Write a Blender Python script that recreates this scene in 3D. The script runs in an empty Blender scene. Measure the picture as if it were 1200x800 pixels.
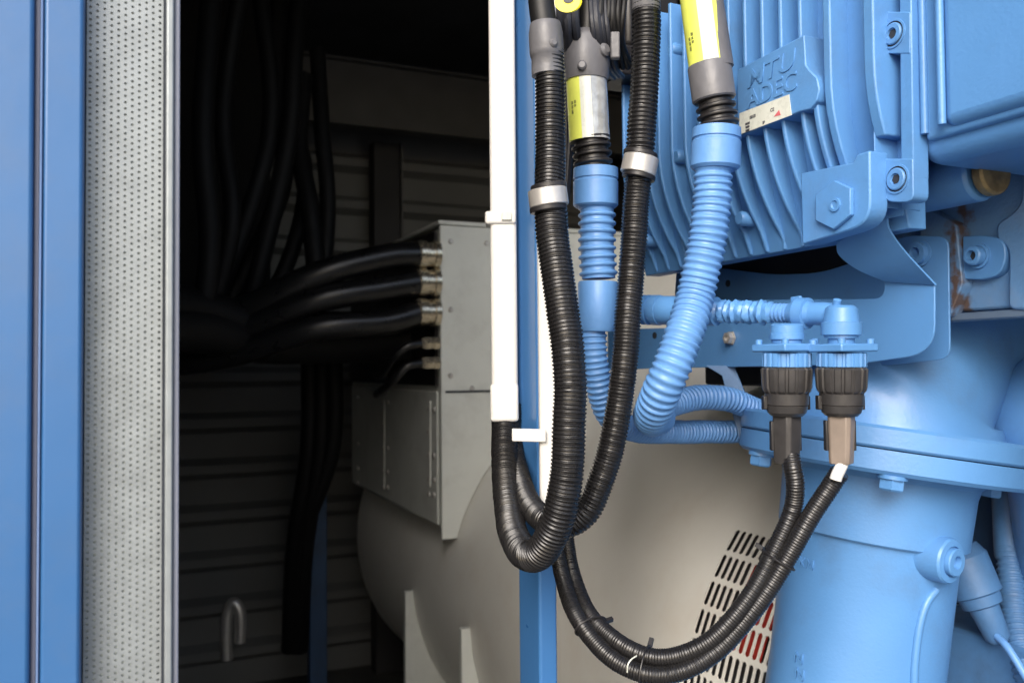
import bpy, bmesh, math, random
from mathutils import Vector, Matrix, noise
random.seed(7)
R = math.radians
scn = bpy.context.scene
COL = scn.collection
# ---------------------------------------------------------------- camera frame
EYE = 1.95
F = 1000.0
PITCH, ROLL = 1.7, -0.5
C0 = Vector((0, 0, EYE))
RM = Matrix.Rotation(R(90 + PITCH), 3, 'X') @ Matrix.Rotation(R(ROLL), 3, 'Z')
cam = bpy.data.cameras.new('camera'); co = bpy.data.objects.new('camera', cam); COL.objects.link(co)
co.matrix_world = Matrix.Translation(C0) @ RM.to_4x4()
cam.lens = 30; cam.sensor_width = 36; cam.clip_start = .02; cam.clip_end = 500
cam.dof.use_dof = True; cam.dof.focus_distance = 1.03; cam.dof.aperture_fstop = 6.3
scn.camera = co
# machine axes: V runs into the machine, U runs along it to the back of the container
SA = .41; CA = math.sqrt(1 - SA * SA)
V = Vector((CA, SA, 0)); U = Vector((-SA, CA, 0)); Z = Vector((0, 0, 1))
def ray(px, py): return RM @ Vector(((px - 600) / F, (400 - py) / F, -1))
def P(px, py, k): return C0 + ray(px, py) * k
def S(px, py, s):
    r = ray(px, py); return C0 + r * (s / r.dot(V))
def T(px, py, t):
    r = ray(px, py); return C0 + r * (t / r.dot(U))
def M(s, t, z): return C0 + V * s + U * t + Z * z
def stz(p):
    d = p - C0; return d.dot(V), d.dot(U), d.z
# ---------------------------------------------------------------- materials
def mat(name, col, rough=.5, metal=0, var=.08, vscale=6, bump=.0, bscale=60, coat=0, spec=.5, rvar=.1, dirt=None, dscale=3, dlo=.5, dhi=.75, damt=.5):
    m = bpy.data.materials.new(name); m.use_nodes = True
    nt = m.node_tree; N = nt.nodes; L = nt.links
    b = N['Principled BSDF']
    b.inputs['Roughness'].default_value = rough; b.inputs['Metallic'].default_value = metal
    b.inputs['Specular IOR Level'].default_value = spec
    b.inputs['Coat Weight'].default_value = coat; b.inputs['Coat Roughness'].default_value = .15
    g = N.new('ShaderNodeNewGeometry')
    n1 = N.new('ShaderNodeTexNoise'); n1.inputs['Scale'].default_value = vscale; n1.inputs['Detail'].default_value = 6
    L.new(g.outputs['Position'], n1.inputs['Vector'])
    mr = N.new('ShaderNodeMapRange'); mr.inputs['From Min'].default_value = .3; mr.inputs['From Max'].default_value = .7
    mr.inputs['To Min'].default_value = 1 - var; mr.inputs['To Max'].default_value = 1 + var
    L.new(n1.outputs['Fac'], mr.inputs['Value'])
    mx = N.new('ShaderNodeMix'); mx.data_type = 'RGBA'; mx.blend_type = 'MULTIPLY'; mx.inputs['Factor'].default_value = 1
    mx.inputs[6].default_value = (*col, 1); L.new(mr.outputs['Result'], mx.inputs[7])
    out = mx.outputs[2]
    if dirt:
        n3 = N.new('ShaderNodeTexNoise'); n3.inputs['Scale'].default_value = dscale; n3.inputs['Detail'].default_value = 9; n3.inputs['Roughness'].default_value = .65
        L.new(g.outputs['Position'], n3.inputs['Vector'])
        m3 = N.new('ShaderNodeMapRange'); m3.inputs['From Min'].default_value = dlo; m3.inputs['From Max'].default_value = dhi; m3.inputs['To Max'].default_value = damt
        L.new(n3.outputs['Fac'], m3.inputs['Value'])
        mx2 = N.new('ShaderNodeMix'); mx2.data_type = 'RGBA'; mx2.inputs[7].default_value = (*dirt, 1)
        L.new(m3.outputs['Result'], mx2.inputs['Factor']); L.new(out, mx2.inputs[6]); out = mx2.outputs[2]
    L.new(out, b.inputs['Base Color'])
    r2 = N.new('ShaderNodeMapRange'); r2.inputs['To Min'].default_value = max(.03, rough - rvar); r2.inputs['To Max'].default_value = min(1, rough + rvar)
    n2 = N.new('ShaderNodeTexNoise'); n2.inputs['Scale'].default_value = vscale * 4; n2.inputs['Detail'].default_value = 4
    L.new(g.outputs['Position'], n2.inputs['Vector']); L.new(n2.outputs['Fac'], r2.inputs['Value']); L.new(r2.outputs['Result'], b.inputs['Roughness'])
    if bump:
        nb = N.new('ShaderNodeTexNoise'); nb.inputs['Scale'].default_value = bscale; nb.inputs['Detail'].default_value = 3
        L.new(g.outputs['Position'], nb.inputs['Vector'])
        bp = N.new('ShaderNodeBump'); bp.inputs['Strength'].default_value = bump; bp.inputs['Distance'].default_value = .001
        L.new(nb.outputs['Fac'], bp.inputs['Height']); L.new(bp.outputs['Normal'], b.inputs['Normal'])
    m['out'] = 1
    return m
BLUEC = (.092, .252, .535)
MT = dict(
 blue=mat('blue_paint', BLUEC, .36, var=.05, bump=.25, bscale=180, coat=.15, dirt=(.10, .16, .26), dscale=14, dlo=.55, dhi=.85, damt=.35),
 bluecast=mat('blue_painted_casting', BLUEC, .42, var=.07, bump=.35, bscale=220, coat=.1, dirt=(.09, .13, .2), dscale=9, dlo=.54, dhi=.85, damt=.45),
 bluehose=mat('blue_painted_hose', (.11, .265, .56), .4, var=.08, vscale=25, bump=.3, bscale=150),
 bluepost=mat('blue_frame_paint', (.048, .165, .40), .32, var=.04, bump=.15, bscale=90, coat=.2, dirt=(.1, .13, .18), dscale=20, dlo=.6, dhi=.9, damt=.3),
 bluemid=mat('shaded_grimy_blue_paint', (.06, .16, .34), .5, var=.2, bump=.5, bscale=90, dirt=(.03, .05, .08), dscale=12, dlo=.45, dhi=.75, damt=.6),  # blue darkened to carry the lower right shade, with grime over it
 bluejamb=mat('blue_door_frame_paint', (.032, .122, .30), .4, var=.05, vscale=4, bump=.2, bscale=50, coat=.15, dirt=(.09, .13, .2), dscale=12, dlo=.5, dhi=.85, damt=.35),
 bluedark=mat('shade_dark_blue_paint', (.02, .06, .14), .5, var=.15, bump=.4, bscale=80, dirt=(.02, .03, .04), dscale=8, damt=.6),  # blue darkened so the shade at the lower right sits in its colour
 blackp=mat('black_plastic', (.014, .013, .014), .38, var=.2, vscale=20, bump=.2, bscale=200, dirt=(.06, .055, .05), dscale=30, dlo=.5, dhi=.9, damt=.35),
 conduit=mat('black_conduit', (.0125, .012, .0125), .28, var=.15, vscale=20, bump=.2, bscale=120, dirt=(.045, .043, .042), dscale=25, dlo=.6, dhi=.95, damt=.25),
 rubber=mat('black_rubber', (.006, .006, .0065), .5, var=.2, vscale=10, bump=.2, bscale=60),
 darkrub=mat('dull_black_rubber', (.0035, .0035, .004), .6, var=.2, spec=.2),
 cable=mat('glossy_black_cable', (.006, .006, .0065), .3, var=.2),
 grey=mat('grey_shrink_boot', (.12, .12, .13), .42, var=.12, vscale=30, bump=.8, bscale=70),
 cream=mat('cream_paint', (.74, .735, .69), .42, var=.06, vscale=3, bump=.15, bscale=60, dirt=(.50, .39, .28), dscale=5, dlo=.5, dhi=.8, damt=.25),
 boxg=mat('grey_box_paint', (.62, .64, .60), .42, var=.05, bump=.1, bscale=90, dirt=(.25, .23, .2), dscale=9, damt=.25),
 white=mat('white_plastic', (.72, .71, .68), .38, var=.02, bump=.1, dirt=(.62, .57, .5), dscale=25, dlo=.55, dhi=.85, damt=.25),
 galv=mat('galvanised_steel', (.265, .29, .30), .42, .3, var=.1, vscale=45, bump=.15, bscale=90, rvar=.15),
 wool=mat('mineral_wool_fleece', (.46, .50, .48), .9, var=.25, vscale=160, bump=.3),
 steel=mat('brushed_steel', (.55, .53, .50), .35, .6, var=.08, vscale=60, bump=.1),
 brass=mat('nickel_brass', (.62, .55, .42), .25, .9, var=.2, vscale=60),
 beam=mat('dark_beam_paint', (.07, .07, .068), .55, var=.15),
 wall=mat('grey_wall_paint', (.135, .14, .14), .6, var=.15, vscale=2, bump=.2, dirt=(.12, .11, .1), dscale=4, damt=.5),
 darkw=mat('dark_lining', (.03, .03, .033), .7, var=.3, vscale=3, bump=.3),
 floor=mat('dusty_floor', (.10, .10, .095), .7, var=.25, vscale=4, bump=.5, dirt=(.2, .18, .15), dscale=5, damt=.5),
 ground=mat('pale_gravel', (.30, .285, .26), .9, var=.25, vscale=12, bump=.8),
 copper=mat('red_winding', (.45, .03, .02), .4, var=.2, vscale=20),
 yellow=mat('yellow_label', (.70, .76, .14), .35, var=.06, vscale=40, bump=.3),
 yelsign=mat('yellow_tag', (.95, .80, .02), .4, var=.05),
 whitelab=mat('off_white', (.62, .64, .57), .28, var=.08, vscale=30, bump=.3),
 clear=mat('clear_tape', (.45, .47, .48), .12, .3, var=.25, vscale=60, bump=1.0, bscale=110),
 brownp=mat('lit_tan_plastic', (.21, .17, .14), .42, var=.15, vscale=40, bump=.2),  # light on the black plug tail is put into this tan colour
 nutp=mat('dusty_dark_plastic', (.036, .034, .034), .38, var=.25, vscale=40, bump=.2),
 gasket=mat('gasket_metal', (.13, .19, .28), .45, .2, bump=.5), rust=mat('rust_brown', (.10, .055, .03), .7, var=.4, vscale=60, bump=.8), joint=mat('weathered_brass', (.20, .15, .07), .45, .3, var=.4, vscale=70), groove=mat('jamb_groove', (.12, .13, .18), .6),
 print=mat('dark_print', (.05, .05, .06), .6), redprint=mat('red_print', (.55, .12, .14), .6),
 seal=mat('dark_seam', (.03, .035, .045), .8, var=.2, spec=.2), paleedge=mat('pale_trim_edge', (.30, .31, .36), .5), lip=mat('blue_lip_highlight', (.12, .20, .38), .5),
 loom=mat('loom_tape', (.02, .022, .03), .45, var=.2, bump=.8, bscale=90),
)
# engine block paint with an oil and rust run that has its own place
def rusty():
    m = mat('block_paint_with_rust_run', (.11, .24, .45), .45, var=.12, vscale=9, bump=.9, bscale=160, dirt=(.2, .2, .2), dscale=9, damt=.45)
    nt = m.node_tree; N = nt.nodes; L = nt.links; b = N['Principled BSDF']
    src = b.inputs['Base Color'].links[0].from_socket
    g = N.new('ShaderNodeNewGeometry')
    def dot(vec, off):
        d = N.new('ShaderNodeVectorMath'); d.operation = 'DOT_PRODUCT'; d.inputs[1].default_value = vec
        L.new(g.outputs['Position'], d.inputs[0]); a = N.new('ShaderNodeMath'); a.operation = 'SUBTRACT'; L.new(d.outputs['Value'], a.inputs[0]); a.inputs[1].default_value = off; return a.outputs[0]
    p = S(1131, 300, .97)
    t = dot(U, p.dot(U))
    nz = N.new('ShaderNodeTexNoise'); nz.inputs['Scale'].default_value = 55; nz.inputs['Detail'].default_value = 6; L.new(g.outputs['Position'], nz.inputs['Vector'])
    ab = N.new('ShaderNodeMath'); ab.operation = 'ABSOLUTE'; L.new(t, ab.inputs[0])
    mr = N.new('ShaderNodeMapRange'); mr.inputs['From Min'].default_value = .028; mr.inputs['From Max'].default_value = .0; mr.inputs['To Min'].default_value = -.35; mr.inputs['To Max'].default_value = .32
    mr.clamp = True
    L.new(ab.outputs[0], mr.inputs['Value'])
    ad = N.new('ShaderNodeMath'); ad.operation = 'ADD'; L.new(mr.outputs['Result'], ad.inputs[0]); L.new(nz.outputs['Fac'], ad.inputs[1])
    m2 = N.new('ShaderNodeMapRange'); m2.inputs['From Min'].default_value = .58; m2.inputs['From Max'].default_value = .78; m2.inputs['To Max'].default_value = .9
    L.new(ad.outputs[0], m2.inputs['Value'])
    mx = N.new('ShaderNodeMix'); mx.data_type = 'RGBA'; mx.inputs[7].default_value = (.10, .055, .025, 1)
    L.new(m2.outputs['Result'], mx.inputs['Factor']); L.new(src, mx.inputs[6]); L.new(mx.outputs[2], b.inputs['Base Color'])
    return m
MT['rusty'] = rusty()
# ---------------------------------------------------------------- mesh builder
def basis(a):
    a = a.normalized(); h = Z if abs(a.z) < .9 else Vector((1, 0, 0))
    x = h.cross(a).normalized(); y = a.cross(x); return a, x, y
class MB:
    def __init__(s): s.v = []; s.f = []
    def add(s, vs, fs):
        n = len(s.v); s.v += [Vector(p) for p in vs]; s.f += [[i + n for i in f] for f in fs]; return s
    def box(s, o, a, b, c):
        vs = [o, o + a, o + a + b, o + b]; vs += [p + c for p in vs]
        return s.add(vs, [(0, 1, 2, 3), (4, 5, 6, 7), (0, 1, 5, 4), (1, 2, 6, 5), (2, 3, 7, 6), (3, 0, 4, 7)])
    def mbox(s, s0, s1, t0, t1, z0, z1): return s.box(M(s0, t0, z0), V * (s1 - s0), U * (t1 - t0), Z * (z1 - z0))
    def prism(s, pts, e):
        n = len(pts); vs = list(pts) + [p + e for p in pts]
        return s.add(vs, [list(range(n)), list(range(n, 2 * n))] + [(i, (i + 1) % n, (i + 1) % n + n, i + n) for i in range(n)])
    def rings(s, rs, close=True, caps=True):
        n = len(rs[0]); vs = [p for r in rs for p in r]; fs = []
        for i in range(len(rs) - 1):
            for j in range(n if close else n - 1):
                a = i * n + j; b = i * n + (j + 1) % n; fs.append((a, b, b + n, a + n))
        if caps and close: fs += [list(range(n)), list(range((len(rs) - 1) * n, len(rs) * n))]
        return s.add(vs, fs)
    def tube(s, pts, r, n=18, caps=True, flat=1, squash=None):
        # pts: list of points; r: number or list
        m = len(pts); rr = r if isinstance(r, (list, tuple)) else [r] * m
        tan = [(pts[min(i + 1, m - 1)] - pts[max(i - 1, 0)]).normalized() for i in range(m)]
        _, x, y = basis(tan[0]); rs = []
        for i in range(m):
            x = (x - tan[i] * x.dot(tan[i])).normalized(); y = tan[i].cross(x)
            rs.append([pts[i] + (x * math.cos(q * 2 * math.pi / n) + y * math.sin(q * 2 * math.pi / n)) * rr[i] for q in range(n)])
        return s.rings(rs, True, caps)
    def lathe(s, o, a, prof, n=32, fn=None, rot=0):
        a, x, y = basis(a); rs = []
        for i, (h, r) in enumerate(prof):
            rs.append([o + a * h + (x * math.cos(q * 2 * math.pi / n + rot) + y * math.sin(q * 2 * math.pi / n + rot)) * (r * (fn(q, i) if fn else 1)) for q in range(n)])
        return s.rings(rs)
    def sphere(s, c, r, n=14, ax=None):
        prof = [(-math.cos(k * math.pi / n) * r, max(1e-4, math.sin(k * math.pi / n) * r)) for k in range(n + 1)]
        return s.lathe(c, ax or Z, prof, n * 2)
    def build(s, name, m, parent=None, bevel=0, seg=2, ang=35, smooth=True, bang=35):
        if parent is not None: org = ORG[parent]
        else:
            lo = [min(p[i] for p in s.v) for i in range(3)]; hi = [max(p[i] for p in s.v) for i in range(3)]
            org = Vector(((lo[0] + hi[0]) / 2, (lo[1] + hi[1]) / 2, lo[2]))
        me = bpy.data.meshes.new(name); me.from_pydata([p - org for p in s.v], [], s.f); me.update()
        bm = bmesh.new(); bm.from_mesh(me); bmesh.ops.recalc_face_normals(bm, faces=bm.faces); bm.to_mesh(me); bm.free()
        me.materials.append(MT[m] if isinstance(m, str) else m)
        if smooth:
            me.shade_smooth(); me.set_sharp_from_angle(angle=R(ang))
        o = bpy.data.objects.new(name, me); COL.objects.link(o); ORG[o] = org
        if parent is None: o.location = org
        else: o.parent = parent
        if bevel:
            b = o.modifiers.new('bevel', 'BEVEL'); b.width = bevel; b.segments = seg; b.limit_method = 'ANGLE'; b.angle_limit = R(bang); b.harden_normals = False
        return o
ORG = {}
def tag(o, label=None, cat=None, group=None, kind=None):
    if label: o['label'] = label
    if cat: o['category'] = cat
    if group: o['group'] = group
    if kind: o['kind'] = kind
    return o
def thing(name, label, cat, loc, group=None):
    o = bpy.data.objects.new(name, None); COL.objects.link(o); o.location = loc; o.empty_display_size = .05; ORG[o] = Vector(loc)
    return tag(o, label, cat, group)
def spline(pts, step=.004):
    pts = [Vector(p) for p in pts]; q = [pts[0] * 2 - pts[1]] + pts + [pts[-1] * 2 - pts[-2]]; out = []
    for i in range(1, len(q) - 2):
        a, b, c, d = q[i - 1:i + 3]; n = max(6, int((c - b).length / step))
        for k in range(n):
            t = k / n
            out.append(.5 * ((2 * b) + (c - a) * t + (2 * a - 5 * b + 4 * c - d) * t * t + (3 * b - a - 3 * c + d) * t ** 3))
    out.append(pts[-1]); return out
def resample(pts, fr):
    # fr: sorted list of arc lengths
    L = [0]
    for i in range(1, len(pts)): L.append(L[-1] + (pts[i] - pts[i - 1]).length)
    out = []; i = 0
    for d in fr:
        while i < len(L) - 2 and L[i + 1] < d: i += 1
        seg = L[i + 1] - L[i]; out.append(pts[i].lerp(pts[i + 1], (d - L[i]) / seg if seg else 0))
    return out
def length(pts): return sum((pts[i] - pts[i - 1]).length for i in range(1, len(pts)))
def hose(mb, ctrl, r, pitch, depth=.12, n=22, duty=.5):
    sp = [p + noise.noise_vector(p * 22) * r * .05 for p in spline(ctrl)]; Lt = length(sp); k = int(Lt / pitch); fr = []; rr = []
    for i in range(k):
        jt = random.uniform(-.012, .012)
        for u_, q in ((.0, 1 - depth), (duty * .30, .985), (duty * .5, 1), (duty * .8, .985), (duty * 1.1, 1 - depth), (.92, 1 - depth * 1.02)):
            fr.append((i + u_) * pitch); rr.append(r * q * (1 + jt))
    return mb.tube(resample(sp, fr), rr, n)
def smoothtube(mb, ctrl, r, n=18, step=.012):
    return mb.tube(spline(ctrl, step), r, n)
def pts(lst): return [P(*a) for a in lst]
def sp(lst, s): return [S(x, y, s) for x, y in lst]
def rnd(poly, rad, n=5):
    # round the corners of a pixel polygon; rad per corner
    out = []; m = len(poly)
    for i in range(m):
        r = rad[i] if isinstance(rad, (list, tuple)) else rad
        a, b, c = Vector(poly[i - 1]), Vector(poly[i]), Vector(poly[(i + 1) % m])
        if r <= 0: out.append(tuple(b)); continue
        d1 = (a - b); d2 = (c - b); r1 = min(r, d1.length * .48); r2 = min(r, d2.length * .48)
        p0 = b + d1.normalized() * r1; p2 = b + d2.normalized() * r2
        for k in range(n + 1):
            t = k / n; out.append(tuple(p0 * (1 - t) ** 2 + b * 2 * t * (1 - t) + p2 * t * t))
    return out
# ================================================================ SETTING
g = MB().box(Vector((-60, -60, -.0)), Vector((120, 0, 0)), Vector((0, 120, 0)), Vector((0, 0, -.2)))
tag(g.build('ground', 'ground', smooth=False), kind='structure')
FZ = -1.70
FLs0, FLs1, FLt0, FLt1 = -.085, 2.9, -2.6, 4.95
g = MB().mbox(FLs0 + .003, FLs1, FLt0, FLt1, FZ - .12, FZ)
tag(g.build('floor', 'floor', smooth=False), kind='structure')
g = MB().mbox(-.085, 2.9, .5, 4.95, 1.752, 1.83)
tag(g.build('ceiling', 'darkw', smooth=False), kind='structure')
# container shell: far end wall, corrugated
t = thing('end_wall', 'dim horizontally corrugated end wall at the back of the dark container', 'wall', M(1.4, 4.9, FZ))
per = .245; prof = []
z = FZ
pr = []
while z < 1.74:
    for dz, d in ((0, 0), (.13, 0), (.165, .05), (.21, .05)):
        if z + dz < 1.748: pr.append((z + dz, d))
    z += per
g = MB()
front = [(4.86 - d, zz) for zz, d in pr]; back = [(4.93, pr[-1][0]), (4.93, pr[0][0])]
ring = front + back
g.rings([[M(s_, a, b) for a, b in ring] for s_ in (-.07, 2.85)])
g.build('corrugated_sheet', 'wall', t, ang=20)
g = MB(); 
a = T(437, 125, 4.70); b = T(467, 125, 4.70)
sa, sb = stz(a)[0], stz(b)[0]
g.mbox(sa, sb, 4.68, 4.785, FZ, 1.28); 
g.build('post', 'darkw', t, bevel=.004)
g = MB().mbox(sb + .002, sb + .012, 4.66, 4.70, FZ, 1.28); g.build('post_flange', 'beam', t)
t2 = thing('ceiling_beam', 'grey steel beam spanning under the dark container roof', 'beam', M(1.4, 4.4, 1.2))
zt = stz(T(470, 82, 4.40))[2]; zb = stz(T(470, 152, 4.40))[2]
MB().mbox(-.06, 2.85, 4.40, 4.43, zb, zt).build('web', 'beam', t2)
MB().mbox(-.06, 2.85, 4.36, 4.47, zt + .001, zt + .012).build('top_flange', 'beam', t2)
MB().mbox(-.06, 2.85, 4.36, 4.47, zb - .012, zb - .001).build('bottom_flange', 'beam', t2)
# far long wall and near end wall
g = MB().mbox(2.86, 2.93, .5, 4.86, FZ + .003, 1.749)
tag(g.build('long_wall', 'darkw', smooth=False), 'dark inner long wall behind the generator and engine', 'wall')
# ---------------------------------------------------------------- left jamb with wall behind
TJ = .78
t = thing('door_jamb', 'blurred blue door post with perforated silver lining at left of the doorway', 'door jamb', M(-.02, TJ, FZ))
def jx(px): return stz(T(px, 400, TJ))[0]
ZB, ZT_ = -1.65, 1.74
s_l, s_r = jx(99.5), jx(192.5)
# wall core behind the jamb
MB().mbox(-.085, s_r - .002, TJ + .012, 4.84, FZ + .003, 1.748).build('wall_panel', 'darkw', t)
# blue post parts
def strip(name, x0, x1, tt0, tt1, m, bev=.002, par=t):
    return MB().mbox(jx(x0), jx(x1), tt0, tt1, ZB, ZT_).build(name, m, par, bevel=bev)
strip('outer_panel', -420, 41.5, TJ - .030, TJ + .01, 'bluejamb', .003)
strip('dark_seam', 41.8, 48.5, TJ - .024, TJ + .01, 'groove', .001)  # darker strip filling the groove between the two panels
strip('lip_highlight', 48.8, 51.5, TJ - .027, TJ + .01, 'lip', .0012)  # paler blue strip with the frame's edge highlight put into its colour
strip('inner_panel', 51.8, 98, TJ - .026, TJ + .01, 'bluejamb', .003)
strip('edge_gap', 190.5, 193, TJ - .004, TJ + .011, 'seal', 0)
strip('edge_trim', 193.2, 202, TJ - .014, TJ + .03, 'galv', .0015)
strip('edge_trim', 202.4, 209.5, TJ - .008, TJ + .03, 'paleedge', .0015)
# perforated sheet: real holes
g = MB(); ncol = 11; w = (jx(190.2) - s_l) / ncol; pv = w * .99; rh = w * .225
z0, z1 = -.62, .62
nrow = int((z1 - z0) / pv); NO = 8
for c_ in range(ncol):
    off = (c_ % 2) * .5 * pv
    for r_ in range(nrow):
        cs = s_l + (c_ + .5) * w; cz = z0 + r_ * pv + off + .5 * pv
        outer = []; inner = []
        for k in range(NO):
            a = math.pi / 4 * k
            ex, ez = math.cos(a), math.sin(a); sc = 1 / max(abs(ex), abs(ez))
            outer.append((cs + ex * sc * w / 2, cz + ez * sc * pv / 2)); inner.append((cs + math.cos(a) * rh, cz + math.sin(a) * rh))
        vs = [M(a, TJ, b) for a, b in outer] + [M(a, TJ, b) for a, b in inner] + [M(a, TJ + .0015, b) for a, b in inner]
        fs = []
        for k in range(NO):
            j = (k + 1) % NO; fs += [(k, j, j + 8, k + 8), (k + 8, j + 8, j + 16, k + 16)]
        g.add(vs, fs)
for za, zb_ in ((ZB, z0), (z0 + nrow * pv + pv * .5, ZT_)):
    g.add([M(s_l, TJ, za), M(s_l + ncol * w, TJ, za), M(s_l + ncol * w, TJ, zb_), M(s_l, TJ, zb_)], [(0, 1, 2, 3)])
pl = g.build('perforated_lining', 'galv', t, smooth=False)
MB().mbox(s_l, s_r - .004, TJ + .0022, TJ + .011, ZB, ZT_).build('insulation', 'wool', pl, smooth=False)
# ================================================================ GENERATOR
CS, CZ, RG = 1.69, -.78, .715
PH1 = R(38.7)
def circ(ph, r=RG): return (CS - r * math.cos(ph), CZ + r * math.sin(ph))
gen = thing('generator', 'cream painted generator drum with grey terminal box behind the hoses', 'generator', M(CS, 2.5, FZ))
TN, TH, TB, TE = 1.08, 1.43, 2.70, 3.95
# vent extents solved from where the rays meet the drum
def drum_hit(px, py):
    r = ray(px, py); a = r.dot(V); b = r.z
    # |(k a - CS, k b - CZ)| = RG
    A = a * a + b * b; B = -2 * (a * CS + b * CZ); Cc = CS * CS + CZ * CZ - RG * RG
    D = B * B - 4 * A * Cc
    if D < 0: return None
    k = (-B - math.sqrt(D)) / (2 * A); return k * r.dot(U), math.asin(max(-1, min(1, (k * b - CZ) / RG)))
for q in ((857, 628), (833, 700), (815, 790), (893, 632), (893, 790), (870, 600)): print('vent', q, drum_hit(*q))
def section(hood):
    n = 40; out = []
    if hood:
        for k in range(n + 1): out.append(circ(R(-90) + (PH1 + R(90)) * k / n))
        s1, z1 = out[-1]; d = (math.sin(PH1), math.cos(PH1)); Lh = (.47 - z1) / d[1]
        out += [(s1 + d[0] * Lh, .47), (2.4, .47), (2.4, CZ)]
        out += [(CS + RG * math.cos(a), CZ - RG * math.sin(a)) for a in [R(10 + 10 * i) for i in range(8)]]
    else:
        out = [circ(R(-90) + 2 * math.pi * k / 72) for k in range(72)]
    return out
g = MB()
# near drum (open in the vent zone)
VT0, VT1 = TN + .02, 1.62
VP0, VP1 = R(-8), R(44)
n = 120; phs = [R(-90) + 2 * math.pi * k / n for k in range(n)]
VP0 = phs[min(range(n), key=lambda i: abs(phs[i] - R(-3)))]
VP1 = phs[min(range(n), key=lambda i: abs(phs[i] - R(39)))]
tsl = [TN, TN + .03]
VENTT0, VENTT1 = TN + .03, 1.412
tsl += [VENTT1, TH]
vs = []; fs = []
for tt in tsl:
    vs += [M(*((circ(p)[0], tt, circ(p)[1]))) for p in phs]
for i in range(3):
    for j in range(n):
        pm = (phs[j] + phs[(j + 1) % n]) / 2 if j < n - 1 else 99
        if i == 1 and VP0 < pm < VP1: continue
        fs.append((i * n + j, i * n + (j + 1) % n, (i + 1) * n + (j + 1) % n, (i + 1) * n + j))
fs.append(list(range(n)))
g.add(vs, fs)
def hoodpt(ph, w):
    a0, b0 = circ(ph)
    if ph <= PH1 or ph > R(182): return a0, b0
    s1, z1 = circ(PH1); L_ = RG * (ph - PH1) * 1.25; a1, b1 = s1 + math.sin(PH1) * L_, min(.47, z1 + math.cos(PH1) * L_)
    q = max(0, (ph - R(130)) / R(52)); a1, b1 = a1 * (1 - q) + a0 * q, b1 * (1 - q) + b0 * q
    return a0 + (a1 - a0) * w, b0 + (b1 - b0) * w
sl_ = []
for k in range(25):
    w = k / 14; w = min(1, w); w = w * w * (3 - 2 * w); tt = TH + (TB - TH) * k / 24
    sl_.append([M(a, tt, b) for a, b in (hoodpt(p, w) for p in phs)])
g.rings(sl_, caps=False)
c2 = section(False)
g.rings([[M(a, tt, b) for a, b in c2] for tt in (TB, TE)])
g.build('drum', 'cream', gen, ang=25)
# vent grille
g = MB()
arc = VP1 - VP0
ROWS = 9; rowh = arc / ROWS; NC = 16; cw = (VENTT1 - VENTT0) / NC
def DP(tt, ph, r=RG): a, b = circ(ph, r); return M(a, tt, b)
for i in range(ROWS):
    for j in range(NC):
        tc = VENTT0 + (j + .5) * cw; pc = VP0 + (i + .5) * rowh
        hw = cw * .37; hh = rowh * .43; capn = 4
        inner = []
        asp = hw / RG
        for k in range(8):
            a = R(22.5 + 45 * k); ex, ez = math.cos(a), math.sin(a)
            inner.append((tc + ex * hw * 1.05, pc + (1 if ez > 0 else -1) * (hh - asp) + ez * asp))
        outer = [(tc + (1 if math.cos(R(22.5 + 45 * k)) > 0 else -1) * cw / 2 * (1 if abs(math.cos(R(22.5 + 45 * k))) > .5 else .4),
                  pc + (1 if math.sin(R(22.5 + 45 * k)) > 0 else -1) * rowh / 2 * (1 if abs(math.sin(R(22.5 + 45 * k))) > .5 else .6)) for k in range(8)]
        vs = [DP(a, b) for a, b in outer] + [DP(a, b) for a, b in inner] + [DP(a, b, RG - .003) for a, b in inner]
        # corner verts
        corners = [(tc + cw / 2, pc + rowh / 2), (tc - cw / 2, pc + rowh / 2), (tc - cw / 2, pc - rowh / 2), (tc + cw / 2, pc - rowh / 2)]
        vs += [DP(a, b) for a, b in corners]
        fs = []
        for k in range(8):
            q = (k + 1) % 8; fs += [(k, q, q + 8, k + 8), (k + 8, q + 8, q + 16, k + 16)]
        fs += [(0, 24, 1), (2, 25, 3), (4, 26, 5), (6, 27, 7)]
        g.add(vs, fs)
vg = g.build('vent_grille', 'cream', gen, smooth=False)
g = MB(); g.rings([[DP(tt, ph, RG - .07) for ph in [VP0 - .6 + (arc + 1.1) * k / 20 for k in range(21)]] for tt in (TN + .005, 2.3)], close=False)
g.build('vent_dark_liner', 'darkw', gen)  # dark liner added inside the drum so the vent slots look dark
for k in range(2):
    g = MB(); tt = TN + .05 + k * .13
    g.rings([[DP(tt + dt, ph, RG - .045 + .0 * dt) for ph in [VP0 + arc * (.05 + .5 * k) + arc * .35 * q / 8 for q in range(9)]] for dt in (0, .11)], close=False)
    g.build('winding', 'copper', gen)
g = MB()

# terminal box
BS = .955
zt = stz(S(517, 266, BS))[2]; zbm = stz(S(524, 629, BS))[2]
g = MB().mbox(BS, 1.95, TB + .012, TE, zbm + .02, zt)
tb = g.build('terminal_box', 'boxg', gen, bevel=.006)
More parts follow.
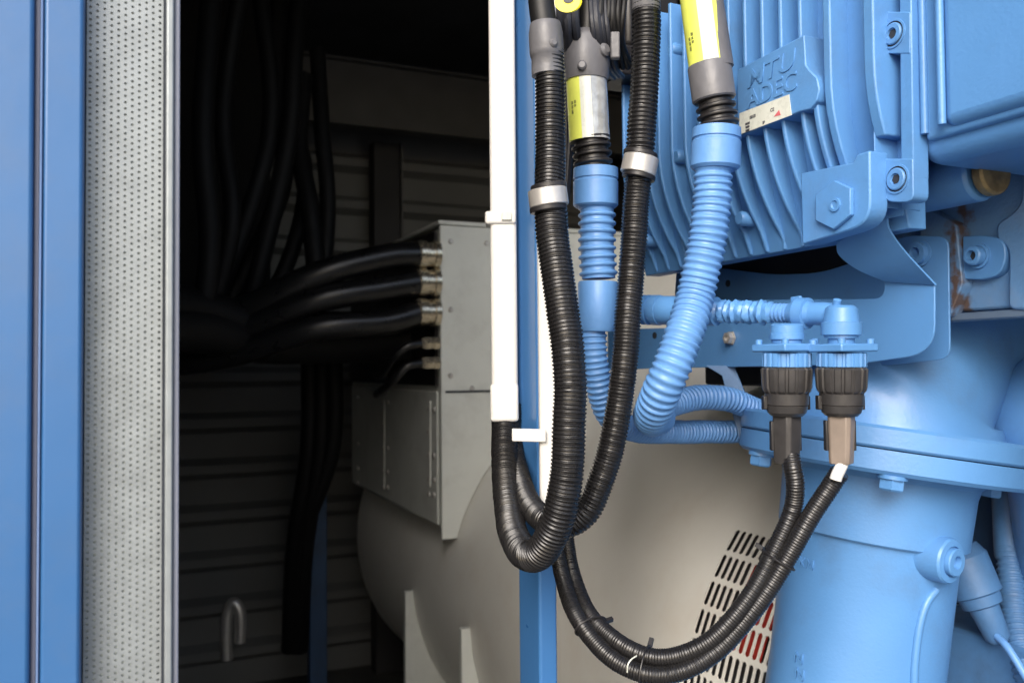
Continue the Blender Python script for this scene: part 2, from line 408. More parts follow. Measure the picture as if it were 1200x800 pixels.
# front cover with curved lower edge that follows the drum
g = MB(); edge = []
for k in range(16):
    ph = R(17) + (PH1 + R(14) - R(17)) * k / 15; edge.append(circ(ph, RG + .003))
poly = [(BS - .004, zt + .006), (BS - .004, edge[0][1])] + [e for e in edge if e[0] > BS - .003] + [(1.9, edge[-1][1] + .1), (1.9, zt + .006)]
g.prism([M(a, TB - .006, b) for a, b in poly], U * .014)
fc = g.build('front_cover', 'boxg', tb, bevel=.0015)
MB().mbox(BS - .012, 1.96, TB - .012, TE + .01, zt + .008, zt + .022).build('lid', 'boxg', tb, bevel=.003)
zs = stz(S(517, 459, BS))[2]
MB().mbox(BS + .01, 1.6, TB - .010, TB - .007, zs - .0035, zs + .0035).build('seam_strip', 'seal', tb)
MB().mbox(BS - .012, BS - .001, TB + .03, TE - .02, zs + .02, zt - .01).build('gland_plate', 'blackp', tb)
MB().mbox(BS - .008, BS - .001, TB + .03, TE - .02, zbm + .028, zs).build('side_cover', 'boxg', tb, bevel=.003)
for (x, y) in ((553, 455), (528, 283), (528, 363), (528, 440), (570, 285)):
    p = T(x, y, TB - .006); MB().lathe(p, -U, [(-.001, .009), (.003, .009), (.006, .005)], 12).build('screw', 'steel', tb)
for x in (420, 450, 455, 503, 509):
    for y in (466, 492, 520, 548, 566):
        if x in (420, 455, 509) and y in (492,): continue
        p = S(x, y + (x - 420) * .15, BS - .008); MB().lathe(p, -V, [(-.001, .010), (.004, .010), (.008, .005)], 10).build('rivet', 'steel', tb)
for x, w_ in ((451, .010), (505, .010)):
    a = S(x, 470, BS - .009); b = S(x, 570, BS - .009)
    MB().box(a, U * w_, b - a, -V * .004).build('hinge_strip', 'boxg', tb)
# glands on the box side, each with its cable
gl = [(513, 299, .042), (513, 331, .042), (513, 366, .042), (514, 402, .020), (514, 425, .020)]
glp = []
for x, y, r in gl:
    p = S(x, y, BS - .012); glp.append((p, r))
    L_ = .085 if r > .03 else .06
    g = MB().lathe(p, -V, [(0, r * 1.15), (.018, r * 1.15), (.019, r), (L_ * .5, r), (L_ * .5 + .001, r * 1.1), (L_ * .8, r * 1.1), (L_, r * .85)], 6 if r < .03 else 24)
    g.build('cable_gland', 'brass', tb, ang=30)
names = ['topmost', 'second', 'third']
for i, (p, r) in enumerate(glp[:3]):
    c = [p - V * .06, p - V * .18 - Z * (.015 + .01 * i), p - V * .40 + U * .02 - Z * (.08 - .012 * i), p - V * .62 + U * .12 - Z * (.19 - .03 * i), p - V * .78 + U * .2 - Z * (.22 - .03 * i), p - V * .9 + U * .3 - Z * (.23 - .03 * i)]
    g = MB(); smoothtube(g, c, .043, 18, .03)
    tag(g.build('power_cable', 'cable'), '%s of the three thick black cables leaving the brass glands of the grey terminal box' % names[i], 'cable', 'thick cables into the terminal box')
for i, (p, r) in enumerate(glp[3:]):
    c = [p - V * .05, p - V * .11 - Z * .012, p - V * .15 + U * .03 - Z * (.05 + .01 * i), p - V * .16 + U * .12 - Z * (.10 - .01 * i), p - V * .13 + U * .3 - Z * .11, p - V * .05 + U * .5 - Z * .11]
    g = MB(); smoothtube(g, c, .014, 12, .02)
    tag(g.build('signal_cable', 'cable'), ['upper thin black cable curving down from the fourth gland of the grey box', 'lower thin black cable curving down from the lowest gland of the grey box'][i], 'cable', 'thin cables into the terminal box')
# feet
for i, (x, y, nm) in enumerate(((475, 693, 'far'), (541, 737, 'near'))):
    p = S(x, y, .945); s_, tt, zz = stz(p)
    poly = [(s_, zz), (s_ - .0, FZ), (CS, FZ)]
    for k in range(13):
        ph = R(-88) + (math.asin((zz - CZ) / RG) - R(-88)) * k / 12; a, b = circ(ph, RG + .002); poly.append((a, b))
    poly = poly[:3] + [q for q in poly[3:]]
    MB().prism([M(a, tt, b) for a, b in poly], U * .025).build('foot', 'boxg', gen, bevel=.002)
g = MB(); g.lathe(M(CS, TE + .001, CZ), U, [(0, .60), (.03, .60), (.04, .5)], 48); g.build('end_bell', 'boxg', gen)
g = MB().mbox(.034, .58, 3.92, 4.25, .12, 1.745)  # black box added to keep the upper left of the container dark
tag(g.build('dark_filler', 'darkrub', bevel=.01), 'added black duct in the upper left of the dark container behind the hanging cables', 'filler')
# interior cables hanging
vc = [((352, -40, 3.1), (345, 60, 3.0), (335, 180, 2.95), (285, 392, 2.9), .032),
      ((372, 60, 3.3), (378, 160, 3.2), (384, 250, 3.15), (372, 392, 3.1), .030),
      ((330, -40, 3.2), (322, 90, 3.15), (330, 220, 3.1), (250, 392, 3.0), .034),
      ((300, -40, 3.0), (318, 120, 2.95), (298, 230, 2.9), (236, 395, 2.8), .030),
      ((356, 90, 3.2), (350, 170, 3.1), (364, 250, 3.0), (376, 385, 2.95), .034),
      ((285, -40, 2.8), (262, 130, 2.75), (272, 260, 2.7), (245, 380, 2.7), .028),
      ((340, 130, 3.3), (358, 210, 3.25), (340, 300, 3.2), (290, 400, 3.1), .030),
      ((250, -40, 2.7), (238, 150, 2.6), (246, 280, 2.6), (236, 390, 2.6), .034)]
desc = ['straight from the roof', 'farthest right, beside the lit corrugation', 'slanting left to the cable mass', 'in the dark left of centre', 'short and hidden among the others', 'near the left wall', 'bending left beneath the others', 'leftmost, close to the door jamb']
for q, (a, b, c, d, r) in enumerate(vc):
    g = MB(); smoothtube(g, pts([a, b, c, d]), r, 14, .04)
    tag(g.build('hanging_cable', 'darkrub'), 'black hanging cable in the dark container, ' + desc[q], 'cable', 'cables hanging inside the container')
lc = [((150, 385, 2.4), (230, 385, 2.6), (310, 400, 2.8), (400, 400, 2.95), (480, 396, 3.0), .075), ((150, 350, 2.4), (230, 360, 2.6), (300, 380, 2.75), (390, 385, 2.95), (480, 385, 3.02), .06)]
for q, l in enumerate(lc):
    g = MB(); smoothtube(g, pts(l[:-1]), l[-1], 14, .04)
    tag(g.build('sagging_cable', 'darkrub'), ['lower thick black cable sagging left from the terminal box', 'upper thick black cable sagging left below the gland cables'][q], 'cable', 'cables sagging left of the terminal box')
for q, (x0, x1, y0) in enumerate(((362, 345, 420), (376, 358, 425), (390, 352, 430))):
    g = MB(); smoothtube(g, pts([(x0, y0 - 40, 3.4), (x0, 520, 3.4), (x1, 640, 3.5), (x1 - 6, 760, 3.7)]), .035, 12, .05)
    tag(g.build('drop_cable', 'darkrub'), 'black cable dropping to the floor left of the terminal box, ' + ['left one', 'middle one', 'right one'][q] + ' of three', 'cable', 'cables dropping to the container floor')
g = MB(); a = stz(P(363, 760, 3.9)); g.mbox(a[0], a[0] + .08, a[1], a[1] + .06, FZ, stz(P(363, 440, 3.9))[2])
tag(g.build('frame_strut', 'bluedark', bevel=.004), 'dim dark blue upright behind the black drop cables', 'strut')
g = MB(); smoothtube(g, pts([(266, 772, 3.6), (265, 740, 3.6), (267, 716, 3.6), (274, 706, 3.6), (281, 716, 3.6), (282, 735, 3.6), (281, 752, 3.6)]), .024, 12, .02)
tag(g.build('lifting_eye', 'steel'), 'shiny steel hoop standing on the dark container floor', 'hoop')
# ================================================================ BLUE FRAME POST + TRUNKING
def post_prism(x0, x1, k, dt, y0=-60, y1=900):
    pass
SPo = .552
pa = S(629, 400, SPo); tp = stz(pa)[1]; tl = stz(S(605, 400, SPo))[1]
g = MB().mbox(SPo, SPo + .030, tp, tl, FZ, 1.74)
po = g.build('frame_post', 'bluepost', bevel=.0045, seg=4)
tag(po, 'upright blue steel frame post standing in front of the cream generator', 'post')
# white trunking left
k = 1.30
def trunk(x0, x1, y0, y1, kk, dpt):
    a = P(x0, 400, kk); b = P(x1, 400, kk); top = P((x0 + x1) / 2, y0, kk).z; bot = P((x0 + x1) / 2, y1, kk).z
    ax = Vector((b.x - a.x, b.y - a.y, 0)); return a, ax, top, bot
tr = thing('cable_trunking', 'white plastic cable cover left of the blue post with black conduits at its end', 'trunking', P(590, 495, k))
a, ax, top, bot = trunk(575.5, 606.5, -80, 494, k, .03)
MB().box(Vector((a.x, a.y, bot + .05)), ax, Vector((0, .035, 0)), Z * (top - bot - .05)).build('cover', 'white', tr, bevel=.006, seg=4)
a2, ax2, _, _ = trunk(574, 607, -80, 494, k, .03)
MB().box(Vector((a2.x, a2.y - .002, bot)), ax2, Vector((0, .039, 0)), Z * .058).build('end_sleeve', 'white', tr, bevel=.005, seg=4)
zc = P(588, 262, k).z
a3, ax3, _, _ = trunk(569.5, 606, -80, 494, k, .03)
MB().box(Vector((a3.x, a3.y - .004, zc)), ax3, Vector((0, .043, 0)), Z * .020).build('clip', 'white', tr, bevel=.004, seg=3)
a4, ax4, _, _ = trunk(589, 601, -80, 494, k, .03)
MB().box(Vector((a4.x, a4.y - .008, zc + .005)), ax4, Vector((0, .005, 0)), Z * .012).build('clip_buckle', 'whitelab', tr, bevel=.001)
k2 = 1.205
tr2 = thing('cable_trunking', 'white plastic cable cover right of the blue post ending in a rounded corner', 'trunking', P(640, 597, k2))
a, ax, top, bot = trunk(631, 656, -80, 598, k2, .03)
MB().box(Vector((a.x, a.y, bot)), ax, Vector((0, .03, 0)), Z * (top - bot)).build('cover', 'white', tr2, bevel=.006, seg=4)
p1 = P(603, 499, 1.10); p2 = P(641, 502, 1.20)
g = MB(); a = P(600, 517, 1.20); b = P(640, 518, 1.192)
g.box(a, b - a, Vector((0, .004, 0)), Z * .018)
tag(g.build('white_strap', 'white', bevel=.002, seg=3), 'short white strap across the blue post tying the two cable covers', 'strap')
# ================================================================ ECU (finned control unit)
SF = .75
ecu = thing('engine_control_unit', 'blue finned engine control housing with raised lettering and a white sticker', 'control unit', S(880, 300, .8))
def et(px, s=SF): return stz(S(px, 100, s))[1]
tL, tR = et(713), et(1032, .775)
zB = .155
zTop = .56
tstep = et(762)
# front skin profile: s as a function of z (set back towards the bottom)
def s_floor(z):
    # recess floor between fins
    return .780 + .038 * max(0, min(1, (.33 - z) / .17)) ** 1.6
def s_fin(z):
    return .752 + .062 * max(0, min(1, (.335 - z) / .165)) ** 2.0
def skin(sfun, t0, t1, z0, z1, back, n=14):
    prof = [(sfun(z0 + (z1 - z0) * k / n), z0 + (z1 - z0) * k / n) for k in range(n + 1)]
    ring = prof + [(back, z1), (back, z0)]
    return [[M(a, tt, b) for a, b in ring] for tt in (t0, t1)]
g = MB(); g.rings(skin(s_floor, tR + .002, tstep, zB, zTop, .845)); g.rings(skin(s_floor, tstep + .0005, tL - .004, zB, .48, .845))
body = g.build('housing', 'bluecast', ecu, bevel=.0015)
# fins with rounded crests
fins = []
t936 = et(936)
pit = .0338
ft = [936, 914, 892, 871]
tt = [et(x) for x in ft]
step = (tt[-1] - tt[0]) / 3
for k in range(-1, 14): fins.append(tt[0] + step * k)
zlab0 = None
def crossz(px, py): return stz(S(px, py, SF))[2]
zl_top = crossz(936, 43); zl_bot = crossz(936, 130); zpad = crossz(955, 196)
def fin(t, z0, z1, th=.0032, sf=s_fin, nm='fin'):
    g = MB(); g.rings(skin(sf, t - th, t + th, z0, z1, .832)); return g.build(nm, 'bluecast', ecu, bevel=.0022, seg=3)
for i, tf in enumerate(fins):
    ztop = zTop - .006 if tf < tstep else .474
    if tf > tL - .01: continue
    if i == 0: continue
    if i <= 4:   # the four fins interrupted by the label plate
        fin(tf, zl_top - .004, ztop); fin(tf, zB + .001 if i > 1 else zpad - .002, zl_bot + .006)
    else: fin(tf, zB + .001 + .0002 * i, ztop)
# tall fins to the right of the plate
fin(et(952), zpad - .002, zl_bot + .01, .004)
fin(et(968), zpad - .003, zTop - .006, .006)
fin(et(1017), zpad + .018, zTop - .006, .0075)
# rim on the right edge
g = MB(); g.mbox(.765, .835, tR + .001, et(1022, .765), zpad - .06, zTop - .004); g.build('side_rim', 'bluecast', ecu, bevel=.004)
# label plate with round bulge
lp = [(863, 84), (943, 40), (946, 78), (954, 92), (957, 106), (954, 120), (945, 130), (866, 160)]
lpz = [(948, 82), (957, 91), (960, 105), (957, 118), (949, 128)]
poly = [(864, 82), (942, 41), (944, 76)] + lpz + [(937, 131), (864, 161)]
pl = MB().prism(sp(poly, SF - .002), V * .036).build('name_plate', 'bluecast', ecu, bevel=.0015)
def text(body_, loc, right, up, nrm, size, depth, m, parent, nm='lettering', shear=0, bold=0, wide=1):
    cu = bpy.data.curves.new('txt', 'FONT'); cu.body = body_; cu.size = size; cu.extrude = depth; cu.offset = bold; cu.shear = shear
    cu.align_x = 'CENTER'; cu.align_y = 'CENTER'; cu.resolution_u = 3
    o = bpy.data.objects.new('txt', cu); COL.objects.link(o)
    dg = bpy.context.evaluated_depsgraph_get(); me = bpy.data.meshes.new_from_object(o.evaluated_get(dg))
    bpy.data.objects.remove(o)
    mtx = Matrix((right * wide, up, nrm)).transposed().to_4x4(); mtx.translation = loc - ORG[parent]
    me.transform(mtx); me.materials.clear(); me.materials.append(MT[m])
    ob = bpy.data.objects.new(nm, me); COL.objects.link(ob); ob.parent = parent; ORG[ob] = ORG[parent]
    return ob
text('MTU', S(902, 83, SF - .002), -U, Z, -V, .034, .0013, 'bluecast', pl, shear=.15, wide=1.25, bold=.0004)
text('ADEC', S(904, 107, SF - .002), -U, Z, -V, .033, .0013, 'bluecast', pl, wide=1.08, bold=.0004)
stk = MB().prism(sp([(867, 133), (925, 111), (928, 135), (867, 158)], SF - .0025), -V * .0008).build('sticker', 'whitelab', pl, smooth=False)
for (x, y, b_, sz) in ((882, 137, 'IIlIIIlI', .0062), (905, 129, 'CE', .0062), (876, 145, 'IlIIIIlIl', .0042), (876, 149, 'lIIlIlII', .0042), (895, 144, 'IP', .006), (876, 153, 'IIlIIlII', .0042)):
    text(b_, S(x, y, SF - .0034), -U, Z, -V, sz, .0002, 'print', stk, 'print', bold=.0001)
g = MB().prism(sp([(907, 137), (915, 135), (913, 129)], SF - .0034), -V * .0003); g.build('print', 'redprint', stk, smooth=False)
# corner pad with the hexagon
zp0 = zB - .003
pad = rnd([(938, 203), (1000, 190), (1004, 181), (1019, 176), (1020, 262), (940, 287)], [0, 3, 3, 3, 26, 0], 6)
pd = MB().prism(sp(pad, SF - .0005), V * .028).build('corner_pad', 'bluecast', ecu, bevel=.003)
hx = [(982, 212), (1001, 221), (1001, 252), (981, 269), (960, 259), (960, 228)]
h = MB().prism(sp(hx, SF - .001), -V * .006).build('hex_boss', 'bluecast', pd, bevel=.001)
MB().lathe(S(979, 240, SF - .007), -V, [(0, .008), (.002, .008), (.0022, .005), (.0005, .004), (.0006, .0005)], 20).build('centre_mark', 'bluecast', h)
for x, y in ((804, 185), (879, 257), (766, 282), (798, 60)):
    p = S(x, y, .775 if y < 200 else .80); MB().lathe(p, -V, [(-.02, .0105), (.016, .0105), (.020, .008)], 20).build('boss', 'bluecast', ecu)
# ================================================================ black plug block on the ECU top left, seen at the top
pk = thing('harness_plug', 'black plug block with wires above the blue control housing', 'plug', P(715, 60, 1.2))
q0 = S(740, 88, .74); s_, t_, z_ = stz(q0)
MB().mbox(.72, .85, t_ + .0, t_ + .085, z_ + .0, z_ + .05).build('plug_body', 'blackp', pk, bevel=.004)
MB().mbox(.735, .84, t_ + .005, t_ + .16, z_ + .051, z_ + .20).build('plug_cover', 'blackp', pk, bevel=.008)
for i in range(6):
    g = MB(); x = 706 + i * 6
    smoothtube(g, pts([(x, -30, 1.12), (x + random.uniform(-6, 6), 15, 1.10), (x + random.uniform(-8, 8), 50, 1.12), (x + 6, 80, 1.17)]), .0035, 8, .01)
    g.build('wire', 'rubber', pk)
MB().box(P(716, 68, 1.1), Vector((.012, 0, 0)), Vector((0, .01, 0)), Z * .035).build('grey_clip', 'grey', pk, bevel=.002)
# ================================================================ mounting rail right of ECU
rail = thing('mounting_rail', 'blue cast rail with slots and two socket screws right of the control housing', 'rail', S(1050, 235, .8))
MB().prism(sp([(1026, -60), (1058, -60), (1058, 222), (1026, 222)], .800), V * .01).build('rail_back', 'bluecast', rail)
rf = [(1053.5, -60), (1068, -60), (1071, 236)]
MB().prism(sp([(1053.5, -60), (1067, -60), (1070.5, 208), (1055.5, 208)], .7748), V * .024).build('rail_flange', 'bluecast', rail, bevel=.0015)
for y0, y1 in ((14, 63), (186, 237)):
    poly = rnd([(1033.5, y0), (1066.5 if y1 < 100 else 1069.5, y0), (1066.5 if y1 < 100 else 1070.5, y1), (1036, y1)], [2, 2, 12 if y0 > 100 else 2, 12 if y0 > 100 else 2])
    MB().prism(sp(poly, .7742), V * .024).build('screw_seat', 'bluecast', rail, bevel=.0015)
def sunk(x, y, s_, r_):
    p = S(x, y, s_)
    b = MB().lathe(p, -V, [(-.001, r_ * 1.32), (.0012, r_ * 1.30), (.0014, r_ * 1.14), (-.0002, r_ * 1.12)], 36).build('screw_collar', 'bluecast', rail, ang=30)
    MB().lathe(p, -V, [(-.001, r_ * 1.16), (.0004, r_ * 1.15), (.0005, r_ * .9)], 36).build('dark_gap', 'seal', b)
    MB().lathe(p, -V, [(0, r_ * .98), (.0022, r_ * .98), (.0032, r_ * .88), (.0033, r_ * .52), (.0008, r_ * .48), (.0009, .0004)], 36).build('socket_head', 'bluecast', b, ang=30)
    MB().lathe(p, -V, [(.0005, r_ * .46), (.0012, r_ * .45), (.0013, .0004)], 6).build('socket', 'seal', b)
def capscrew(x, y, s, r, parent, m='bluecast', ax=None):
    p = S(x, y, s); n_ = ax or -V
    b = MB().lathe(p, n_, [(-.004, r * 1.25), (.0015, r * 1.25), (.002, r * 1.02), (.0005, r * 1.0), (.0007, r * .98), (.011, r * .94), (.013, r * .8), (.0131, r * .52), (.006, r * .5), (.0061, .0006)], 30).build('socket_screw', m, parent, ang=30)
    MB().lathe(p, n_, [(.004, r * .5), (.0062, r * .48), (.0063, .0005)], 6).build('socket', 'seal', b)
sunk(1047, 40, .7740, .0122); sunk(1051, 210, .7740, .0125)
# ================================================================ big casting top right
cst = thing('engine_cover_casting', 'large smooth pale blue engine casting at the top right corner', 'engine cover', S(1150, 200, .9))
SC = .785
def layer(x0, yb, s, dep, bev, nm):
    a = S(x0, yb, s); _, ta, za = stz(a)
    return MB().mbox(s, s + dep, ta - .75, ta, za, .85).build(nm, 'bluecast', cst, bevel=bev, seg=5)
layer(1073, 196, SC + .012, .25, .022, 'flange')
layer(1084, 166, SC + .0035, .05, .005, 'raised_frame')
layer(1103, 150, SC - .006, .05, .012, 'raised_panel')
for xb, yb, sb in ((1084, 157, SC + .002), (1104, 146, SC - .0075)):
    a = S(xb, yb, sb); g = MB(); g.tube([a, a + Z * .25, a + Z * .6], .0042, 16); g.build('bead', 'bluecast', cst)
# roll under the casting
a = S(1078, 222, .90); b = S(1152, 235, .90)
g = MB(); a0 = M(.90, stz(a)[1], stz(a)[2]); b0 = M(.90, stz(b)[1], stz(a)[2] - .0)
g.tube([a0, a0.lerp(b0, .3), a0.lerp(b0, .7), b0], .030, 28)
tag(g.build('coolant_pipe', 'bluecast', bevel=.004), 'short fat blue pipe lying under the large pale casting', 'pipe')
g = MB(); g.tube([b0 - U * .004, b0 - U * .018], .026, 24)
tag(g.build('rusty_joint', 'joint', bevel=.003), 'brown rusty joint at the end of the fat blue pipe', 'joint')
# engine block
blk = thing('engine_block', 'blue grey engine block face with a rust run behind the mounting bracket', 'engine block', S(1150, 385, 1.0))
SB = .97
a = S(1030, 372, SB); _, ta, za = stz(a)
MB().mbox(SB, 1.5, ta - .9, ta, za, .8).build('block_face', 'rusty', blk, bevel=.004)
MB().mbox(SB - .008, SB + .02, ta - .9, ta + .01, za - .012, za - .002).build('gasket_strip', 'gasket', blk, bevel=.002)
lug = rnd([(1128, 277), (1150, 275), (1176, 280), (1179, 300), (1172, 322), (1150, 328), (1128, 327)], [2, 14, 12, 8, 12, 8, 2])
MB().prism(sp(lug, SB - .014), V * .02).build('bolt_lug', 'bluecast', blk, bevel=.003)
capscrew(1146, 300, SB - .016, .0125, blk)
ed = rnd([(1168, 282), (1167, 262), (1186, 250), (1197, 236), (1197, 200), (1330, 180), (1330, 372), (1181, 362), (1182, 290)], [4, 8, 10, 12, 0, 0, 0, 8, 12])
MB().prism(sp(ed, SB - .012), V * .013).build('raised_land', 'rusty', blk, bevel=.003)
MB().prism(sp(rnd([(1078, 240), (1120, 262), (1128, 332), (1112, 372), (1078, 372)], 6), SB - .02), V * .021).build('side_boss', 'rusty', blk, bevel=.004)
# dark mass of the lower engine
g = MB().mbox(1.30, 2.2, -.6, 1.02, FZ + .05, za - .03)
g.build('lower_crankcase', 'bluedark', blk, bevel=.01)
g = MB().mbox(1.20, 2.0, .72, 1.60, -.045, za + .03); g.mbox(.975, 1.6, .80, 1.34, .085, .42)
g.build('cavity_dark_box', 'seal', blk, bevel=.006)  # near-black boxes added to make the cavity behind bracket and plugs dark
# ================================================================ bracket
br = thing('sheet_bracket', 'bent blue sheet metal bracket under the control housing carrying the two plugs', 'bracket', S(950, 425, .87))
fp = rnd([(712, 433), (712, 386), (790, 384), (845, 352), (1036, 350), (1036, 322), (1095, 333), (1095, 414), (1000, 427), (800, 431)], [0, 2, 3, 3, 14, 0, 3, 34, 0, 0], 8)
MB().prism(sp(fp, .87), V * .003).build('front_plate', 'blue', br, bevel=.0008)
bp_ = rnd([(785, 428), (793, 311), (850, 315), (905, 322), (960, 320), (1010, 304), (1060, 276), (1111, 277), (1113, 420), (1000, 432)], [2, 4, 8, 20, 20, 8, 10, 14, 14, 0], 6)
MB().prism(sp(bp_, .93), V * .003).build('back_plate', 'blue', br, bevel=.0008)
# wing: curved sheet
L1 = [(980, 286, .80), (983, 299, .81), (1003, 315, .83), (1036, 330, .866)]
L2 = [(1040, 250, .80), (1041, 268, .805), (1060, 295, .835), (1096, 334, .868)]
A = spline([S(*q) for q in L1], .006); B = spline([S(*q) for q in L2], .006)
nA = 20
def rs_(c): Lc = length(c); return resample(c, [Lc * k / nA * .999 for k in range(nA + 1)])
A = rs_(A); B = rs_(B); off = V * .003 + Z * .0005
g = MB(); g.rings([[A[i], B[i], B[i] + off, A[i] + off] for i in range(nA + 1)]); g.build('curved_wing', 'blue', br, ang=40)
MB().mbox(.80, .803, tR - .004, et(980) , stz(S(1040, 256, .80))[2] - .0, zB + .03).build('wing_root', 'blue', br)
for x, y, r, pr_ in ((857, 396, .0095, 1), (767, 393, .006, 0), (1078, 297, .014, 1)):
    ss = .869 if x < 1000 else .929
    p = S(x, y, ss)
    if pr_: MB().lathe(p, -V, [(0, r * 1.25), (.002, r * 1.25), (.0021, r), (.010, r), (.0105, r * .55), (.006, r * .5), (.0061, .0005)], 6 if r < .012 else 26).build('bolt', 'steel' if r < .012 else 'bluecast', br, ang=30)
    else: MB().lathe(p, -V, [(-.001, r), (.0006, r), (.0007, r * .8)], 18).build('hole_dark_disc', 'seal', br)  # flat dark disc standing for the shade inside a hole
MB().lathe(S(853, 332, .9295), -V, [(-.001, .006), (.0006, .006), (.0007, .005)], 18).build('hole_dark_disc', 'seal', br)  # dark disc in place of a shaded hole in the back plate
# diagonal gusset under bracket
g = MB().prism([P(*q) for q in ((826, 428, 1.36), (860, 428, 1.36), (884, 486, 1.33), (886, 525, 1.33), (868, 520, 1.33), (846, 440, 1.36))], Vector((0.002, .006, 0)))
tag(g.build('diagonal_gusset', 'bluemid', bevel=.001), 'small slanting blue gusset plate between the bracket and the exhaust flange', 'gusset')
# ================================================================ pipe with flanges (turbo outlet)
ex = thing('elbow_pipe', 'large blue cast pipe with a bolted double flange at lower right', 'pipe', P(1020, 700, 1.27))
KF = 1.27
TIL = R(8.5)
ax = Vector((-math.sin(TIL), -.02, -math.cos(TIL))).normalized()     # downwards
FC = P(1035, 500, KF)
def wob(fr, amp): return lambda q, i: 1 + amp * math.sin(q * fr)
g = MB().lathe(FC, ax, [(0, .08), (0, .200), (.004, .204), (.026, .204), (.029, .201)], 96); g.build('upper_flange', 'bluecast', ex, ang=30, bevel=.0)
g = MB().lathe(FC + ax * .0305, ax, [(0, .198), (.0, .202), (.026, .202), (.031, .197), (.031, .1)], 96); g.build('lower_flange', 'bluecast', ex, ang=30)
g = MB().lathe(FC + ax * .060, ax, [(0, .150), (.012, .137), (.025, .134), (.098, .131), (.100, .129), (.101, .123), (.108, .121), (.30, .120), (.6, .128), (.9, .15)], 96)
nk = g.build('lower_pipe', 'bluecast', ex, ang=25)
# squared neck shoulder at the right
# elbow above the flange
e1 = [FC + ax * .004, FC - ax * .03, FC - ax * .08 + Vector((.02, .01, 0)), FC - ax * .125 + Vector((.06, .05, 0)), FC - ax * .15 + Vector((.14, .10, 0)), FC - ax * .155 + Vector((.32, .2, 0)), FC - ax * .15 + Vector((.6, .4, 0))]
path = spline(e1, .012); m_ = len(path)
rad = [.160 - .018 * min(1, (i / m_) / .12) for i in range(m_)]
g = MB().tube(path, rad, 72); g.build('elbow', 'bluecast', ex, ang=40)
# bolts under the flanges
bl = []
for az in (200, 245, 292, 340, 20, 70, 115, 160):
    pass
a_, bx, by = basis(ax)
def hexbolt(px, py, kk, parent, sz=.0165, nm='flange_bolt'):
    p = kk
    b = MB().lathe(p, ax, [(0, sz * .62), (.0001, sz * 1.12), (.005, sz * 1.12), (.0055, sz)], 28).build(nm, 'bluecast', parent, ang=30)
    MB().lathe(p + ax * .0056, ax, [(0, sz * .98), (.012, sz * .98), (.0145, sz * .82)], 6, rot=.4).build('hex_head', 'bluecast', b, ang=20)
for px_ in (893, 1047, 1162, 968):
    best = None
    for q in range(360):
        p = FC + ax * .0615 + (bx * math.cos(R(q)) + by * math.sin(R(q))) * .182
        if px_ == 968 and p.y < FC.y: continue
        d_ = RM.transposed() @ (p - C0); x_ = 600 + F * d_.x / -d_.z
        if px_ != 968 and -d_.z > KF + .06: continue
        if best is None or abs(x_ - px_) < best[0]: best = (abs(x_ - px_), p)
    hexbolt(0, 0, best[1], ex, .0165)
# studs poking out on top
MB().lathe(P(1055, 512, 1.13), -ax, [(-.012, .009), (.004, .009), (.006, .006)], 20).build('stud', 'bluecast', ex)
# plug lug on the right side
pL = P(1109, 656, 1.135); lax = (Vector((.52, -.85, -.05))).normalized()
lg = MB().lathe(pL, lax, [(-.07, .034), (.005, .030), (.008, .028), (.009, .0205), (.006, .0200)], 36).build('plug_boss', 'bluecast', ex, ang=30)
MB().lathe(pL + lax * .004, lax, [(0, .0185), (.010, .0185), (.0115, .017), (.0116, .009), (.004, .0085), (.0041, .0005)], 30).build('plug', 'bluecast', lg, ang=30)
g = MB(); smoothtube(g, pts([(1108, 616, 1.165), (1106, 626, 1.150), (1107, 634, 1.150)]), [.006] if False else .006, 10); g.build('cast_rib', 'bluecast', ex)
# cast marks
def onpipe(px, py, r, o=.0):
    p0 = FC + ax * .06; rr = ray(px, py); d = rr - ax * rr.dot(ax); w0 = C0 - p0; e = w0 - ax * w0.dot(ax)
    A_ = d.dot(d); B_ = 2 * d.dot(e); C_ = e.dot(e) - r * r; D_ = B_ * B_ - 4 * A_ * C_
    k = (-B_ - math.sqrt(max(0, D_))) / (2 * A_); p = C0 + rr * k; nn = (p - p0); nn = (nn - ax * nn.dot(ax)).normalized(); return p + nn * o, nn
rbp = []
for (x, y) in ((1096, 690), (1085, 705), (1077, 730), (1072, 765), (1070, 800), (1070, 850)):
    p, nn = onpipe(x, y, .1195, .0015); rbp.append(p)
g = MB(); smoothtube(g, rbp, .0055, 14); g.build('parting_rib', 'bluecast', ex)
for (txt, x, y, sz) in (('KN', 945, 660, .020), ('N', 936, 771, .022), ('N', 937, 790, .022)):
    p, nn = onpipe(x, y, .1205, .0004); up = (-ax - nn * (-ax).dot(nn)).normalized(); rt = up.cross(nn).normalized()
    rt2, up2 = (rt, up)
    text(txt, p, rt2, up2, nn, sz, .0012, 'bluecast', ex, 'cast_mark')
# second round housing at right edge
g = MB(); c = P(1240, 492, 1.22)
g.sphere(c, .098, 20); 
hs = thing('round_housing', 'rounded blue housing cut off by the right edge beside the elbow', 'housing', c - Z * .1)
g.build('shell', 'bluecast', hs)
MB().tube([c, c + Vector((.05, .05, -.1)), c + Vector((.1, .1, -.3))], .085, 40).build('neck', 'bluecast', hs)
